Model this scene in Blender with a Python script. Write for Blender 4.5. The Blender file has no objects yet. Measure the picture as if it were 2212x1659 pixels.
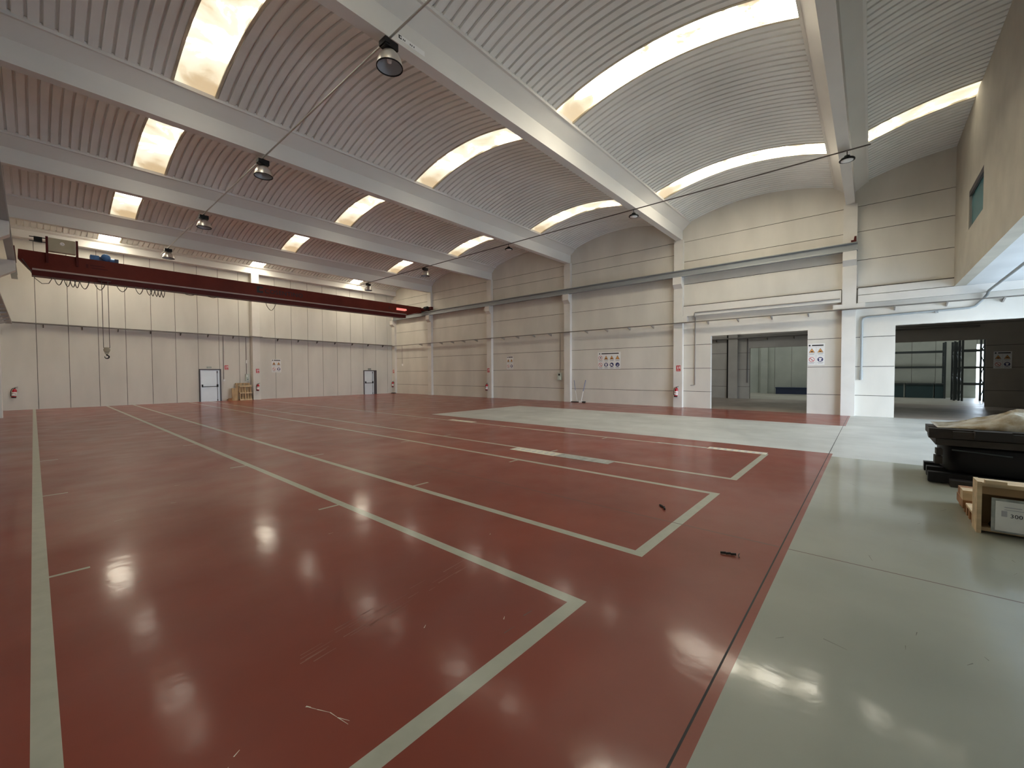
import bpy, math, random
from mathutils import Matrix, Vector
random.seed(7)
PI=math.pi
S=bpy.context.scene
COL=S.collection
# ------------------------------------------------------------------ helpers
class MB:
    """collects faces of one mesh"""
    def __init__(s): s.v=[]; s.f=[]; s.m=[]; s.sm=[]
    def add(s,vs,fs,mi=0,smooth=False):
        o=len(s.v); s.v+= [tuple(v) for v in vs]
        for f in fs: s.f.append([i+o for i in f]); s.m.append(mi); s.sm.append(smooth)
        return s
    def box(s,x0,x1,y0,y1,z0,z1,mi=0):
        vs=[(x,y,z) for z in (z0,z1) for y in (y0,y1) for x in (x0,x1)]
        return s.add(vs,[(0,2,3,1),(4,5,7,6),(0,1,5,4),(2,6,7,3),(0,4,6,2),(1,3,7,5)],mi)
    def obox(s,c,d,sx,sy,sz,mi=0):
        """box centred at c, rotated by matrix d"""
        vs=[Vector(c)+d@Vector((x*sx/2,y*sy/2,z*sz/2)) for z in (-1,1) for y in (-1,1) for x in (-1,1)]
        return s.add(vs,[(0,2,3,1),(4,5,7,6),(0,1,5,4),(2,6,7,3),(0,4,6,2),(1,3,7,5)],mi)
    def prism(s,poly,ax,a,b,mi=0):
        """polygon (2d) extruded along axis ax from a to b"""
        def p(q,t):
            if ax==0: return (t,q[0],q[1])
            if ax==1: return (q[0],t,q[1])
            return (q[0],q[1],t)
        n=len(poly); vs=[p(q,a) for q in poly]+[p(q,b) for q in poly]
        fs=[tuple(range(n))[::-1],tuple(range(n,2*n))]+[(i,(i+1)%n,n+(i+1)%n,n+i) for i in range(n)]
        return s.add(vs,fs,mi)
    def tube(s,pts,r,n=8,mi=0,closed=False):
        pts=[Vector(p) for p in pts]; rings=[]; k=len(pts); prev=None
        for i,p in enumerate(pts):
            if closed: t=(pts[(i+1)%k]-pts[i-1]).normalized()
            else: t=(pts[min(i+1,k-1)]-pts[max(i-1,0)]).normalized()
            if prev is None:
                a=Vector((0,0,1)) if abs(t.z)<.9 else Vector((1,0,0))
                u=t.cross(a).normalized()
            else: u=(prev-t*prev.dot(t)).normalized()
            prev=u; w=t.cross(u)
            rr=r[i] if isinstance(r,(list,tuple)) else r
            rings.append([p+u*math.cos(2*PI*j/n)*rr+w*math.sin(2*PI*j/n)*rr for j in range(n)])
        vs=[v for q in rings for v in q]; fs=[]
        m=k if closed else k-1
        for i in range(m):
            a=i*n; b=((i+1)%k)*n
            for j in range(n): fs.append((a+j,a+(j+1)%n,b+(j+1)%n,b+j))
        s.add(vs,fs,mi,True)
        if not closed:
            s.add(rings[0],[tuple(range(n))[::-1]],mi); s.add(rings[-1],[tuple(range(n))],mi)
        return s
    def lathe(s,prof,c=(0,0,0),n=24,mi=0,ax=2,smooth=True):
        vs=[]
        for (r,h) in prof:
            for j in range(n):
                a=2*PI*j/n; x,y=r*math.cos(a),r*math.sin(a)
                p=(x,y,h) if ax==2 else ((h,x,y) if ax==0 else (y,h,x))
                vs.append((p[0]+c[0],p[1]+c[1],p[2]+c[2]))
        fs=[]
        for i in range(len(prof)-1):
            for j in range(n): fs.append((i*n+j,i*n+(j+1)%n,(i+1)*n+(j+1)%n,(i+1)*n+j))
        return s.add(vs,fs,mi,smooth)
    def build(s,name,mats,parent=None,M=None):
        """M: world matrix of vertices (they are stored relative to the parent)"""
        me=bpy.data.meshes.new(name)
        vs=[Vector(v) for v in s.v]
        if M is not None: vs=[M@v for v in vs]
        if parent is not None:
            inv=parent_matrix(parent).inverted(); vs=[inv@v for v in vs]
        me.from_pydata(vs,[],s.f)
        if not isinstance(mats,(list,tuple)): mats=[mats]
        for m in mats: me.materials.append(m)
        me.polygons.foreach_set('material_index',s.m)
        me.polygons.foreach_set('use_smooth',s.sm)
        me.update()
        o=bpy.data.objects.new(name,me); COL.objects.link(o)
        if parent is not None: o.parent=parent
        return o
def parent_matrix(o):
    m=Matrix.LocRotScale(o.location,o.rotation_euler,None)
    return m if o.parent is None else parent_matrix(o.parent)@m
def thing(name,label,cat,loc,rotz=0,group=None):
    o=bpy.data.objects.new(name,None); COL.objects.link(o)
    o.location=loc; o.rotation_euler=(0,0,rotz); o.empty_display_size=.1
    o['label']=label; o['category']=cat
    if group: o['group']=group
    return o
def tag(o,label,cat,group=None):
    o['label']=label; o['category']=cat
    if group: o['group']=group
    return o
def structure(o,label=None):
    o['kind']='structure'
    if label: o['label']=label
    return o
def dup(root,loc,label,rotz=None):
    """copy of a thing with its parts and sub-parts"""
    r=root.copy(); COL.objects.link(r); r.location=loc; r['label']=label
    if rotz is not None: r.rotation_euler=(0,0,rotz)
    def rec(a,b):
        for ch in list(a.children):
            c=ch.copy(); COL.objects.link(c); c.parent=b; rec(ch,c)
    rec(root,r); return r
# ------------------------------------------------------------------ materials
def mat(name,col,rough=.6,metal=0,var=.06,scale=1.5,bump=0,bscale=30,spec=.5,rvar=0,col2=None,stretch=(1,1,1),detail=4,coat=0,crough=.1,bdetail=3):
    m=bpy.data.materials.new(name); m.use_nodes=True
    nt=m.node_tree; b=nt.nodes['Principled BSDF']
    b.inputs['Metallic'].default_value=metal; b.inputs['Roughness'].default_value=rough
    b.inputs['Specular IOR Level'].default_value=spec
    b.inputs['Coat Weight'].default_value=coat; b.inputs['Coat Roughness'].default_value=crough
    tc=nt.nodes.new('ShaderNodeTexCoord'); mp=nt.nodes.new('ShaderNodeMapping')
    mp.inputs['Scale'].default_value=stretch
    nt.links.new(tc.outputs['Object'],mp.inputs[0])
    n=nt.nodes.new('ShaderNodeTexNoise'); n.inputs['Scale'].default_value=scale; n.inputs['Detail'].default_value=detail
    nt.links.new(mp.outputs[0],n.inputs['Vector'])
    r=nt.nodes.new('ShaderNodeValToRGB'); r.color_ramp.elements[0].position=.3; r.color_ramp.elements[1].position=.7
    c2=col2 or tuple(max(0,c*(1-var*2)) for c in col)
    r.color_ramp.elements[0].color=(*c2,1); r.color_ramp.elements[1].color=(*tuple(min(1,c*(1+(0 if col2 else var))) for c in col),1)
    nt.links.new(n.outputs[0],r.inputs[0]); nt.links.new(r.outputs[0],b.inputs['Base Color'])
    if rvar:
        n2=nt.nodes.new('ShaderNodeTexNoise'); n2.inputs['Scale'].default_value=1.3; n2.inputs['Detail'].default_value=5
        nt.links.new(tc.outputs['Object'],n2.inputs['Vector'])
        mr=nt.nodes.new('ShaderNodeMapRange'); mr.inputs[1].default_value=.3; mr.inputs[2].default_value=.7
        mr.inputs[3].default_value=max(.02,rough-rvar); mr.inputs[4].default_value=rough+rvar
        nt.links.new(n2.outputs[0],mr.inputs[0]); nt.links.new(mr.outputs[0],b.inputs['Roughness'])
    if bump:
        n3=nt.nodes.new('ShaderNodeTexNoise'); n3.inputs['Scale'].default_value=bscale; n3.inputs['Detail'].default_value=bdetail
        nt.links.new(tc.outputs['Object'],n3.inputs['Vector'])
        bp=nt.nodes.new('ShaderNodeBump'); bp.inputs['Strength'].default_value=bump; bp.inputs['Distance'].default_value=.02
        nt.links.new(n3.outputs[0],bp.inputs['Height']); nt.links.new(bp.outputs[0],b.inputs['Normal']); nt.links.new(bp.outputs[0],b.inputs['Coat Normal'])
    return m
def emis(name,col,st):
    m=bpy.data.materials.new(name); m.use_nodes=True
    b=m.node_tree.nodes['Principled BSDF']
    b.inputs['Base Color'].default_value=(*[c*.8 for c in col],1)
    b.inputs['Emission Color'].default_value=(*col,1); b.inputs['Emission Strength'].default_value=st
    return m
def skylight_mat(name,strength,lo=.45,hi=.60):
    """daylight through weathered translucent sheet, with brown dirt blotches"""
    m=bpy.data.materials.new(name); m.use_nodes=True
    nt=m.node_tree; b=nt.nodes['Principled BSDF']
    b.inputs['Base Color'].default_value=(.7,.68,.6,1); b.inputs['Roughness'].default_value=.7
    tc=nt.nodes.new('ShaderNodeTexCoord')
    n=nt.nodes.new('ShaderNodeTexNoise'); n.inputs['Scale'].default_value=.75; n.inputs['Detail'].default_value=6; n.inputs['Roughness'].default_value=.55; n.inputs['Distortion'].default_value=.5
    nt.links.new(tc.outputs['Object'],n.inputs['Vector'])
    sp=nt.nodes.new('ShaderNodeSeparateXYZ'); nt.links.new(tc.outputs['Object'],sp.inputs[0])
    db=nt.nodes.new('ShaderNodeMapRange'); db.inputs[1].default_value=1.3; db.inputs[2].default_value=2.75; db.inputs[3].default_value=0; db.inputs[4].default_value=-.17   # dirt gathers at the low eave
    nt.links.new(sp.outputs['Y'],db.inputs[0])
    ad=nt.nodes.new('ShaderNodeMath'); nt.links.new(n.outputs[0],ad.inputs[0]); nt.links.new(db.outputs[0],ad.inputs[1])
    r=nt.nodes.new('ShaderNodeValToRGB'); e=r.color_ramp.elements
    e[0].position=.33; e[0].color=(.50,.36,.19,1); e[1].position=.62; e[1].color=(1,.95,.82,1)
    a=e.new(.40); a.color=(.80,.69,.48,1); a=e.new(.5); a.color=(.96,.88,.70,1)
    nt.links.new(ad.outputs[0],r.inputs[0]); nt.links.new(r.outputs[0],b.inputs['Emission Color'])
    # bright where clean
    mr=nt.nodes.new('ShaderNodeMapRange'); mr.inputs[1].default_value=lo; mr.inputs[2].default_value=hi
    mr.inputs[3].default_value=.34; mr.inputs[4].default_value=strength
    nt.links.new(ad.outputs[0],mr.inputs[0]); nt.links.new(mr.outputs[0],b.inputs['Emission Strength'])
    return m
M={}
WALLC=(.68,.645,.58)
M['wall']=mat('precast_wall_paint',WALLC,.75,var=.05,scale=.9,bump=.05,bscale=60,stretch=(1,1,.4))
M['wallback']=mat('back_wall_paint',(.67,.64,.58),.75,var=.05,scale=.8,bump=.04,bscale=50,stretch=(1,1,.3))
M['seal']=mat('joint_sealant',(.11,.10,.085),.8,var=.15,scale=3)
M['conc']=mat('painted_concrete',(.72,.69,.64),.65,var=.04,scale=1.2,bump=.04,bscale=40)
M['beam']=mat('beam_paint',(.70,.68,.64),.6,var=.05,scale=.8,bump=.03,bscale=40,stretch=(.4,1,1))
M['roof']=mat('roof_sheet',(.81,.815,.79),.5,var=.05,scale=.6,spec=.4)
M['sky']=skylight_mat('skylight_sheet',6.2,.50,.66)
M['sky2']=skylight_mat('skylight_sheet_clean',8,.40,.50)
M['sky3']=skylight_mat('skylight_sheet_bright',7,.38,.46)
M['flash']=mat('skylight_flashing',(.62,.55,.42),.5,var=.2,scale=2)
M['red']=mat('red_floor_coating',(.225,.044,.024),.40,var=.10,scale=.55,bump=.20,bscale=1.5,bdetail=9,rvar=.06,spec=.22,detail=6,coat=.36,crough=.115)
M['line']=mat('grey_line_paint',(.41,.41,.32),.42,var=.04,scale=7,bump=.20,bscale=1.5,bdetail=9,spec=.25,coat=.32,crough=.13)
M['grey']=mat('grey_green_coating',(.29,.295,.235),.4,var=.07,scale=.7,bump=.20,bscale=1.5,bdetail=9,rvar=.06,spec=.25,detail=6,coat=.52,crough=.085)
M['matte']=mat('worn_grey_floor',(.47,.48,.45),.42,var=.09,scale=1.1,bump=.06,bscale=6,rvar=.1,stretch=(1,.45,1),detail=7)
M['crack']=mat('dark_joint',(.02,.014,.012),.7)
M['crack2']=mat('faint_joint',(.085,.035,.026),.5)
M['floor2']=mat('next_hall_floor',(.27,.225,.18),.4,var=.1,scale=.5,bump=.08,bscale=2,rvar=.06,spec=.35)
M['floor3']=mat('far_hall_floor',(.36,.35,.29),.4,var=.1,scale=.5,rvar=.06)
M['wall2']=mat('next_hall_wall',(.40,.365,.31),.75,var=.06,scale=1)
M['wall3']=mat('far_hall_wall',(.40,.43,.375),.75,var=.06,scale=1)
M['dark']=mat('dark_ceiling',(.10,.10,.10),.8)
M['crane']=mat('crane_red',(.135,.022,.013),.5,var=.08,scale=1.5,spec=.18)
M['cranedk']=mat('crane_dark_red',(.085,.010,.009),.5,var=.08,scale=1.5,spec=.2)
M['cranelt']=mat('crane_rail_grey',(.42,.33,.29),.4,var=.1,scale=3,stretch=(.2,1,1))
M['rail']=mat('galvanised_rail_beam',(.30,.32,.33),.42,metal=.25,var=.08,scale=1.2,stretch=(1,.3,1))
M['black']=mat('black_plastic',(.008,.008,.009),.5,spec=.25)
M['blackm']=mat('black_matte',(.02,.018,.016),.8)
M['ink']=mat('printed_black',(.012,.01,.012),.6,var=0)
M['beige']=mat('cabinet_beige',(.42,.38,.27),.5)
M['blue']=mat('hoist_blue',(.045,.15,.36),.45,var=.2,scale=6)
M['bluedk']=mat('hoist_dark_blue',(.015,.03,.075),.5)
M['steel']=mat('spun_aluminium',(.82,.80,.74),.32,metal=1,var=.03)
M['steeldk']=mat('reflector_inside',(.42,.42,.44),.45,metal=.3)
M['glass']=mat('lamp_glass',(.86,.87,.86),.8,var=.02,spec=.1)
M['conduit']=mat('conduit_steel',(.50,.50,.47),.35,metal=.6,var=.05)
M['conddk']=mat('conduit_dark',(.13,.115,.105),.5,metal=.2)
M['tray']=mat('cable_tray_steel',(.17,.15,.13),.5,metal=.3)
M['traylt']=mat('tray_bracket_grey',(.36,.33,.30),.5,metal=.2)
M['pvc']=mat('grey_pvc',(.33,.35,.35),.45,var=.05)
M['pvclt']=mat('pale_pvc',(.55,.53,.50),.45)
M['door']=mat('white_door',(.72,.78,.82),.35,var=.03)
M['frame']=mat('door_frame_dark',(.07,.06,.065),.5)
M['white']=mat('sign_white',(.80,.79,.77),.45,var=.02)
M['signgrey']=mat('sign_grey_print',(.45,.45,.46),.5,var=0)
M['orange']=mat('sign_orange',(.72,.33,.09),.5,var=.03)
M['signred']=mat('sign_red',(.55,.05,.05),.45,var=.03)
M['signnavy']=mat('sign_navy',(.03,.035,.13),.45,var=.03)
M['extred']=mat('extinguisher_red',(.42,.015,.025),.25,var=.02)
M['green']=mat('exit_sign_green',(.30,.36,.27),.5)
M['boxgreen']=mat('socket_box',(.55,.60,.53),.4)
M['wood']=mat('pallet_wood',(.50,.34,.18),.7,var=.18,scale=3,stretch=(3,3,.6),detail=6)
M['woodlt']=mat('pale_wood',(.62,.47,.28),.65,var=.15,scale=3,stretch=(4,.8,4))
M['woodred']=mat('orange_wood',(.33,.15,.055),.65,var=.18,scale=4)
M['card']=mat('brown_cardboard',(.26,.155,.065),.7,var=.1,scale=2)
M['wooddk']=mat('dark_shaded_wood',(.030,.023,.017),.7,var=.25,scale=3,stretch=(4,1,4))  # dark wood, with the backlit shade of the stack put into its colour
M['paper']=mat('label_paper',(.78,.78,.72),.4,var=.05,scale=4)
M['broomblue']=mat('broom_blue',(.16,.18,.30),.4)
M['teal']=mat('window_teal',(.045,.20,.235),.25,var=.08)
M['bluebox']=mat('container_blue',(.022,.035,.075),.5)
M['tealbox']=mat('bin_dark_teal',(.025,.055,.06),.5)
M['rackm']=mat('rack_dark',(.035,.045,.045),.5)
M['sticker']=mat('white_label_tape',(.66,.63,.50),.5,var=.05)
M['tapesilver']=mat('worn_silver_tape',(.38,.40,.36),.4,var=.2,scale=9)
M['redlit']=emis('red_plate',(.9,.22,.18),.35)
M['asph']=mat('yard_concrete',(.45,.45,.44),.8)
def film_mat():
    m=bpy.data.materials.new('plastic_film'); m.use_nodes=True
    nt=m.node_tree; b=nt.nodes['Principled BSDF']
    b.inputs['Base Color'].default_value=(.62,.55,.40,1); b.inputs['Roughness'].default_value=.22
    b.inputs['Transmission Weight'].default_value=.35; b.inputs['IOR'].default_value=1.3
    tc=nt.nodes.new('ShaderNodeTexCoord'); n=nt.nodes.new('ShaderNodeTexNoise'); n.inputs['Scale'].default_value=5; n.inputs['Detail'].default_value=6
    nt.links.new(tc.outputs['Object'],n.inputs['Vector'])
    r=nt.nodes.new('ShaderNodeValToRGB'); r.color_ramp.elements[0].position=.35; r.color_ramp.elements[1].position=.65
    r.color_ramp.elements[0].color=(.36,.27,.15,1); r.color_ramp.elements[1].color=(.78,.74,.62,1)
    nt.links.new(n.outputs[0],r.inputs[0]); nt.links.new(r.outputs[0],b.inputs['Base Color'])
    return m
M['film']=film_mat()
# ------------------------------------------------------------------ dimensions
XL,XR=-1.05,21.25          # left / right wall faces
YB=32.45                   # back wall face
YF=-9.0                    # front wall face (behind the camera)
YC=[.70,7.30,13.85,20.36,27.06]   # column and beam lines
CF=21.05                   # column front on the right wall
TOP=9.7
ROOFZ=9.12
# ------------------------------------------------------------------ floor : one slab, cut along the edges of its paint
def build_floor():
    rects=[]   # (x0,x1,y0,y1,mat) later wins
    rects.append((XL,XR,YF,.595,2))            # grey-green coating
    rects.append((10.75,XR,YF,.595,3))         # worn grey
    rects.append((11.12,17.0,.595,14.2,3))     # worn grey field inside the red
    LN=[(-.05,.05),(2.63,2.73),(3.74,3.84),(6.34,6.44),(7.40,7.50),(10.09,10.19)]
    for a,b in LN: rects.append((a,b,1.62,YB,1))
    for a,b in ((0,2.70),(3.77,6.42),(7.45,10.15)): rects.append((a,b,1.62,1.73,1))
    for y in (5.36,9.03,12.75,16.4,20.1,23.8):
        w=.022
        for a,b in ((.05,.30),(2.37,2.63),(3.84,4.12),(6.10,6.34),(7.50,7.76),(9.82,10.09)): rects.append((a,b,y-w,y+w,1))
    rects.append((4.838,4.852,.67,YB,5))
    rects.append((4.838,4.852,YF,.595,5))
    rects.append((XL,XR,.651,.663,4))
    xs=sorted({XL,XR}|{r[0] for r in rects}|{r[1] for r in rects}); ys=sorted({YF,YB}|{r[2] for r in rects}|{r[3] for r in rects})
    mb=MB(); idx={}
    for j,y in enumerate(ys):
        for i,x in enumerate(xs): idx[i,j]=len(mb.v); mb.v.append((x,y,0))
    for j in range(len(ys)-1):
        for i in range(len(xs)-1):
            cx,cy=(xs[i]+xs[i+1])/2,(ys[j]+ys[j+1])/2; mi=0
            for r in rects:
                if r[0]<=cx<=r[1] and r[2]<=cy<=r[3]: mi=r[4]
            mb.f.append([idx[i,j],idx[i+1,j],idx[i+1,j+1],idx[i,j+1]]); mb.m.append(mi); mb.sm.append(False)
    structure(mb.build('floor',[M['red'],M['line'],M['grey'],M['matte'],M['crack'],M['crack2']]),'red coated floor with grey lane lines and grey aisle')
build_floor()
# ------------------------------------------------------------------ right wall (precast panels, two openings)
OP=[(2.03,5.82,3.48),(-4.6,-.67,3.48)]     # y0,y1,top
def build_right():
    mb=MB(); g=.011
    JA=[0,.80,1.94,3.09,4.22,5.35,6.49,7.62,8.22,TOP]
    JB=[0,.81,1.94,3.09,4.22,4.98,6.09,7.20,8.18,TOP]
    edges=[YF]+YC+[YB]
    for k in range(len(edges)-1):
        a,b=edges[k],edges[k+1]; J=JB if k<2 else JA
        for z0,z1 in zip(J,J[1:]):
            segs=[(a,b,z0,z1)]
            for (o0,o1,ot) in OP:
                out=[]
                for (p,q,u,w) in segs:
                    if q<=o0 or p>=o1 or u>=ot: out.append((p,q,u,w)); continue
                    if p<o0: out.append((p,o0,u,w))
                    if q>o1: out.append((o1,q,u,w))
                    if w>ot: out.append((max(p,o0),min(q,o1),ot,w))
                segs=out
            for (p,q,u,w) in segs:
                gu=g if (u==z0 and u>0) else 0; gw=g if (w==z1 and w<TOP) else 0
                mb.box(XR,XR+.20,p,q,u+gu,w-gw,0)
    # sealant behind the joints
    def back(p,q,u,w): mb.box(XR+.03,XR+.17,p,q,u,w,1)
    lo=YF
    for (o0,o1,ot) in sorted(OP):
        back(lo,o0-.02,0,ot+.05); lo=o1+.02
    back(lo,YB,0,3.53); back(YF,YB,3.53,TOP)
    structure(mb.build('wall_right',[M['wall'],M['seal']]),'precast panel wall with two openings to the next hall')
build_right()
# ------------------------------------------------------------------ back wall
def build_back():
    mb=MB(); g=.011
    X=[XL,.155,1.29,2.42,3.545,4.67,5.80,6.93,8.05,9.20,10.10,11.46,12.57,13.75,14.88,16.03,17.17,18.29,19.45,20.6,XR]
    for a,b in zip(X,X[1:]): mb.box(a+(g if a>XL else 0),b-(g if b<XR else 0),YB,YB+.2,0,TOP,0)
    mb.box(XL,XR,YB+.03,YB+.17,0,TOP,1)
    structure(mb.build('wall_back',[M['wallback'],M['seal']]),'pale back wall of tall vertical panels')
build_back()
mb=MB(); mb.box(XL-.2,XL,YF,YB+.2,0,TOP); structure(mb.build('wall_left',M['wall']))
# front wall behind the camera with the wide gate the daylight comes through
GX0,GX1,GZ=8.5,20.2,4.3
mb=MB(); mb.box(XL,GX0,YF-.2,YF,0,TOP); mb.box(GX1,XR,YF-.2,YF,0,TOP); mb.box(GX0,GX1,YF-.2,YF,GZ,TOP)
structure(mb.build('wall_front',M['wall']))
# office block over the gate : face wall with a window, soffit
MY=-2.15; MZ=4.70
WX0,WX1,WZ0,WZ1=16.35,18.5,5.98,7.12
mb=MB()
for (a,b,c,d) in ((XL,WX0,MZ,TOP),(WX1,XR,MZ,TOP),(WX0,WX1,MZ,WZ0),(WX0,WX1,WZ1,TOP)): mb.box(a,b,MY-.28,MY,c,d)
structure(mb.build('wall_office',mat('office_wall_paint',(.50,.465,.39),.8,var=.05,scale=1.5,bump=.06,bscale=90)),'plain wall of the raised office block with small window')
mb=MB(); mb.box(XL,XR,YF,MY-.28,MZ,MZ+.25); structure(mb.build('ceiling_office_soffit',mat('soffit_white',(.74,.76,.77),.6,var=.05,scale=.8)),'white soffit under the raised office block')
w=thing('window_1','small teal window in the raised office wall','window',((WX0+WX1)/2,MY,(WZ0+WZ1)/2)); w['kind']='structure'
mb=MB(); t=.035
mb.box(WX0,WX1,MY-.12,MY-.015,WZ1-t,WZ1); mb.box(WX0,WX1,MY-.12,MY-.015,WZ0,WZ0+t)
mb.box(WX0,WX0+t,MY-.12,MY-.015,WZ0+t,WZ1-t); mb.box(WX1-t,WX1,MY-.12,MY-.015,WZ0+t,WZ1-t)
mb.build('window_frame',M['traylt'],w)
mb=MB(); mb.box(WX0,WX1,MY-.05,MY-.002,WZ1-.15,WZ1); mb.build('blind_box',M['frame'],w)
mb=MB(); mb.box(WX0+t,WX1-t,MY-.09,MY-.06,WZ0+t,WZ1-t); mb.build('window_pane',M['teal'],w)
# ------------------------------------------------------------------ vaulted corrugated roof and skylights
SKX=[(2.45,3.37),(9.75,10.62),(16.87,17.76)]
RISE=.46; HALF=(6.6-1.06)/2
RAD=(HALF*HALF+RISE*RISE)/(2*RISE)
def vault_z(y,y0,y1):
    c=(y0+y1)/2; h=(y1-y0)/2; rise=RAD-math.sqrt(RAD*RAD-h*h)
    return ROOFZ+rise-(RAD-math.sqrt(max(0,RAD*RAD-(y-c)**2)))
BAYS=[(YC[0]-6.6+.53,YC[0]-.53)]+[(YC[i]+.53,YC[i+1]-.53) for i in range(4)]+[(YC[4]+.53,31.95)]
def build_vault(k,y0,y1,ya,yb):
    """sheet over y0..y1, built for ya..yb"""
    P=.225; N=20
    ys=[ya+(yb-ya)*i/N for i in range(N+1)]; mb=MB()
    spans=[]; x=XL
    for a,b in SKX: spans.append((x,a)); x=b
    spans.append((x,XR))
    for a,b in spans:
        n=max(1,round((b-a)/P)); p=(b-a)/n; prof=[]
        for i in range(n):
            q=a+i*p
            prof+= [(q,.055),(q+.040,.055),(q+.052,0),(q+p-.012,0)]
        prof.append((b,.055))
        vs=[(px,y,vault_z(y,y0,y1)+pz) for y in ys for (px,pz) in prof]
        m=len(prof); fs=[(j*m+i,j*m+i+1,(j+1)*m+i+1,(j+1)*m+i) for j in range(N) for i in range(m-1)]
        mb.add(vs,fs,0)
    # blank cover above the sheet so that no daylight leaks through the laps
    structure(mb.build('ceiling',M['roof']))
    return ys
BN=['over the office block','nearest the camera','second from the camera','third from the camera','fourth from the camera','last before the back wall']
SN=['left row','middle row','right row']
for k,(y0,y1) in enumerate(BAYS):
    ya,yb=(y0,y1) if k else (MY-.3,y1)
    ys=build_vault(k,y0,y1,ya,yb)
    for s,(a,b) in enumerate(SKX):
        if k==0 and s<2 : continue
        t=thing('skylight','%s skylight, %s, roof vault %s'%('bright clear' if (k==5 or (k==1 and s)) else 'dirty cream',SN[s],BN[k]),'skylight',((a+b)/2,(ya+yb)/2,ROOFZ),0,'roof skylight strips')
        N=24; yy=[ya+(yb-ya)*i/N for i in range(N+1)]
        mb=MB(); pr=[(a+.02,0),(b-.02,0)]
        vs=[]
        for y in yy:
            z=vault_z(y,y0,y1)+.03
            vs+= [(a,y,z),(b,y,z),(a,y,z+.02),(b,y,z+.02)]
        fs=[]
        for i in range(N):
            o=4*i; fs+= [(o,o+4,o+5,o+1),(o+2,o+3,o+7,o+6),(o,o+2,o+6,o+4),(o+1,o+5,o+7,o+3)]
        mb.add(vs,fs,0,False)
        mb.build('translucent_sheet',M['sky2'] if (k==1 and s) else M['sky3'] if k==5 else M['sky'],t)
        for xx in (a,b):
            mb=MB(); vs=[]
            for y in yy:
                z=vault_z(y,y0,y1)
                vs+= [(xx-.03,y,z-.012),(xx+.03,y,z-.012),(xx-.03,y,z+.05),(xx+.03,y,z+.05)]
            mb.add(vs,[f for i in range(N) for f in [(4*i,4*i+1,4*i+5,4*i+4),(4*i,4*i+4,4*i+6,4*i+2),(4*i+1,4*i+3,4*i+7,4*i+5)]],0)
            mb.build('flashing',M['flash'],t)
# unseen lid added over the vaults to keep daylight from leaking in
mb=MB(); mb.box(XL-.2,XR+.2,MY-.3,YB+.2,9.74,9.8); structure(mb.build('ceiling_light_lid',M['dark']))
# ------------------------------------------------------------------ beams
def beam_poly(yc):
    h=.14
    return [(yc-h,8.28),(yc+h,8.28),(yc+h,8.77),(yc+.47,9.05),(yc+.53,9.05),(yc+.53,9.17),(yc-.53,9.17),(yc-.53,9.05),(yc-.47,9.05),(yc-h,8.77)]
BL=['nearest the raised office block','second from the office block, carrying a small white sticker','third from the office block','fourth from the office block','fifth from the office block, just before the red crane']
for i,yc in enumerate(YC):
    t=thing('roof_beam','long pale concrete gutter beam under the roof, '+BL[i],'beam',((XL+XR)/2,yc,8.28),0,'concrete roof beams')
    mb=MB(); mb.prism(beam_poly(yc),0,XL,XR); mb.build('beam_body',M['beam'],t)
t=thing('roof_beam','pale concrete edge beam along the top of the back wall','beam',((XL+XR)/2,32.2,8.6),0,'concrete roof beams')
mb=MB(); mb.prism([(32.0,8.62),(YB,8.62),(YB,9.2),(31.9,9.2),(31.9,9.06),(32.0,8.98)],0,XL,XR); mb.build('beam_body',M['beam'],t)
# ------------------------------------------------------------------ columns
def column(name,label,loc,sx,corb,w=.43,d=.2,top=8.275,cz=(6.42,6.08,5.88),grp='wall columns with crane corbels',m='conc'):
    """sx: +1 column front faces +x ; loc at base centre of the wall side"""
    t=thing(name,label,'column',loc,0,grp)
    x,y,_=loc; mb=MB(); a,b=sorted((x,x+sx*d)); e=.018
    mb.prism([(a,y-w/2),(a,y+w/2),(b,y+w/2),(b,y-w/2)] if sx<0 else [(a,y-w/2),(a,y+w/2),(b-e,y+w/2),(b,y+w/2-e),(b,y-w/2+e),(b-e,y-w/2)],2,0,top)
    mb.build('shaft',M[m],t)
    if corb:
        mb=MB(); f=x+sx*d
        mb.prism([(f,cz[0]),(f+sx*corb,cz[0]),(f+sx*corb,cz[1]),(f,cz[2])],1,y-w/2+.005,y+w/2-.005)
        mb.build('corbel',M['conc'],t)
    return t
RCL=['between the two openings, below the crane rail end','beside the left edge of the open doorway, with extinguisher','with two brooms leaning beside it','with red sign and extinguisher left of the small sign','plain, under the right end of the red crane']
for i,yc in enumerate(YC): column('concrete_column','pale concrete column on the right wall '+RCL[i],(XR,yc-.005,0),-1,.2)
column('concrete_column','pale concrete column in the back right corner with extinguisher',(XR,32.2,0),-1,.2,w=.45)
for yc,l in ((YC[3],'left edge of the photo, only its corbel showing'),(YC[4],'left wall under the left end of the red crane')):
    column('concrete_column','pale concrete column at the '+l,(XL,yc,0),1,.47,cz=(6.50,6.10,5.75))
for yc in YC[:3]: column('concrete_column','pale concrete column on the left wall outside the view',(XL,yc,0),1,.47,cz=(6.50,6.10,5.75))
t=thing('concrete_column','pale concrete column standing in the middle of the back wall','column',(10.10,YB,0),0,'wall columns with crane corbels')
mb=MB(); mb.box(9.87,10.33,32.0,YB,0,8.62); mb.build('shaft',M['conc'],t)
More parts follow.
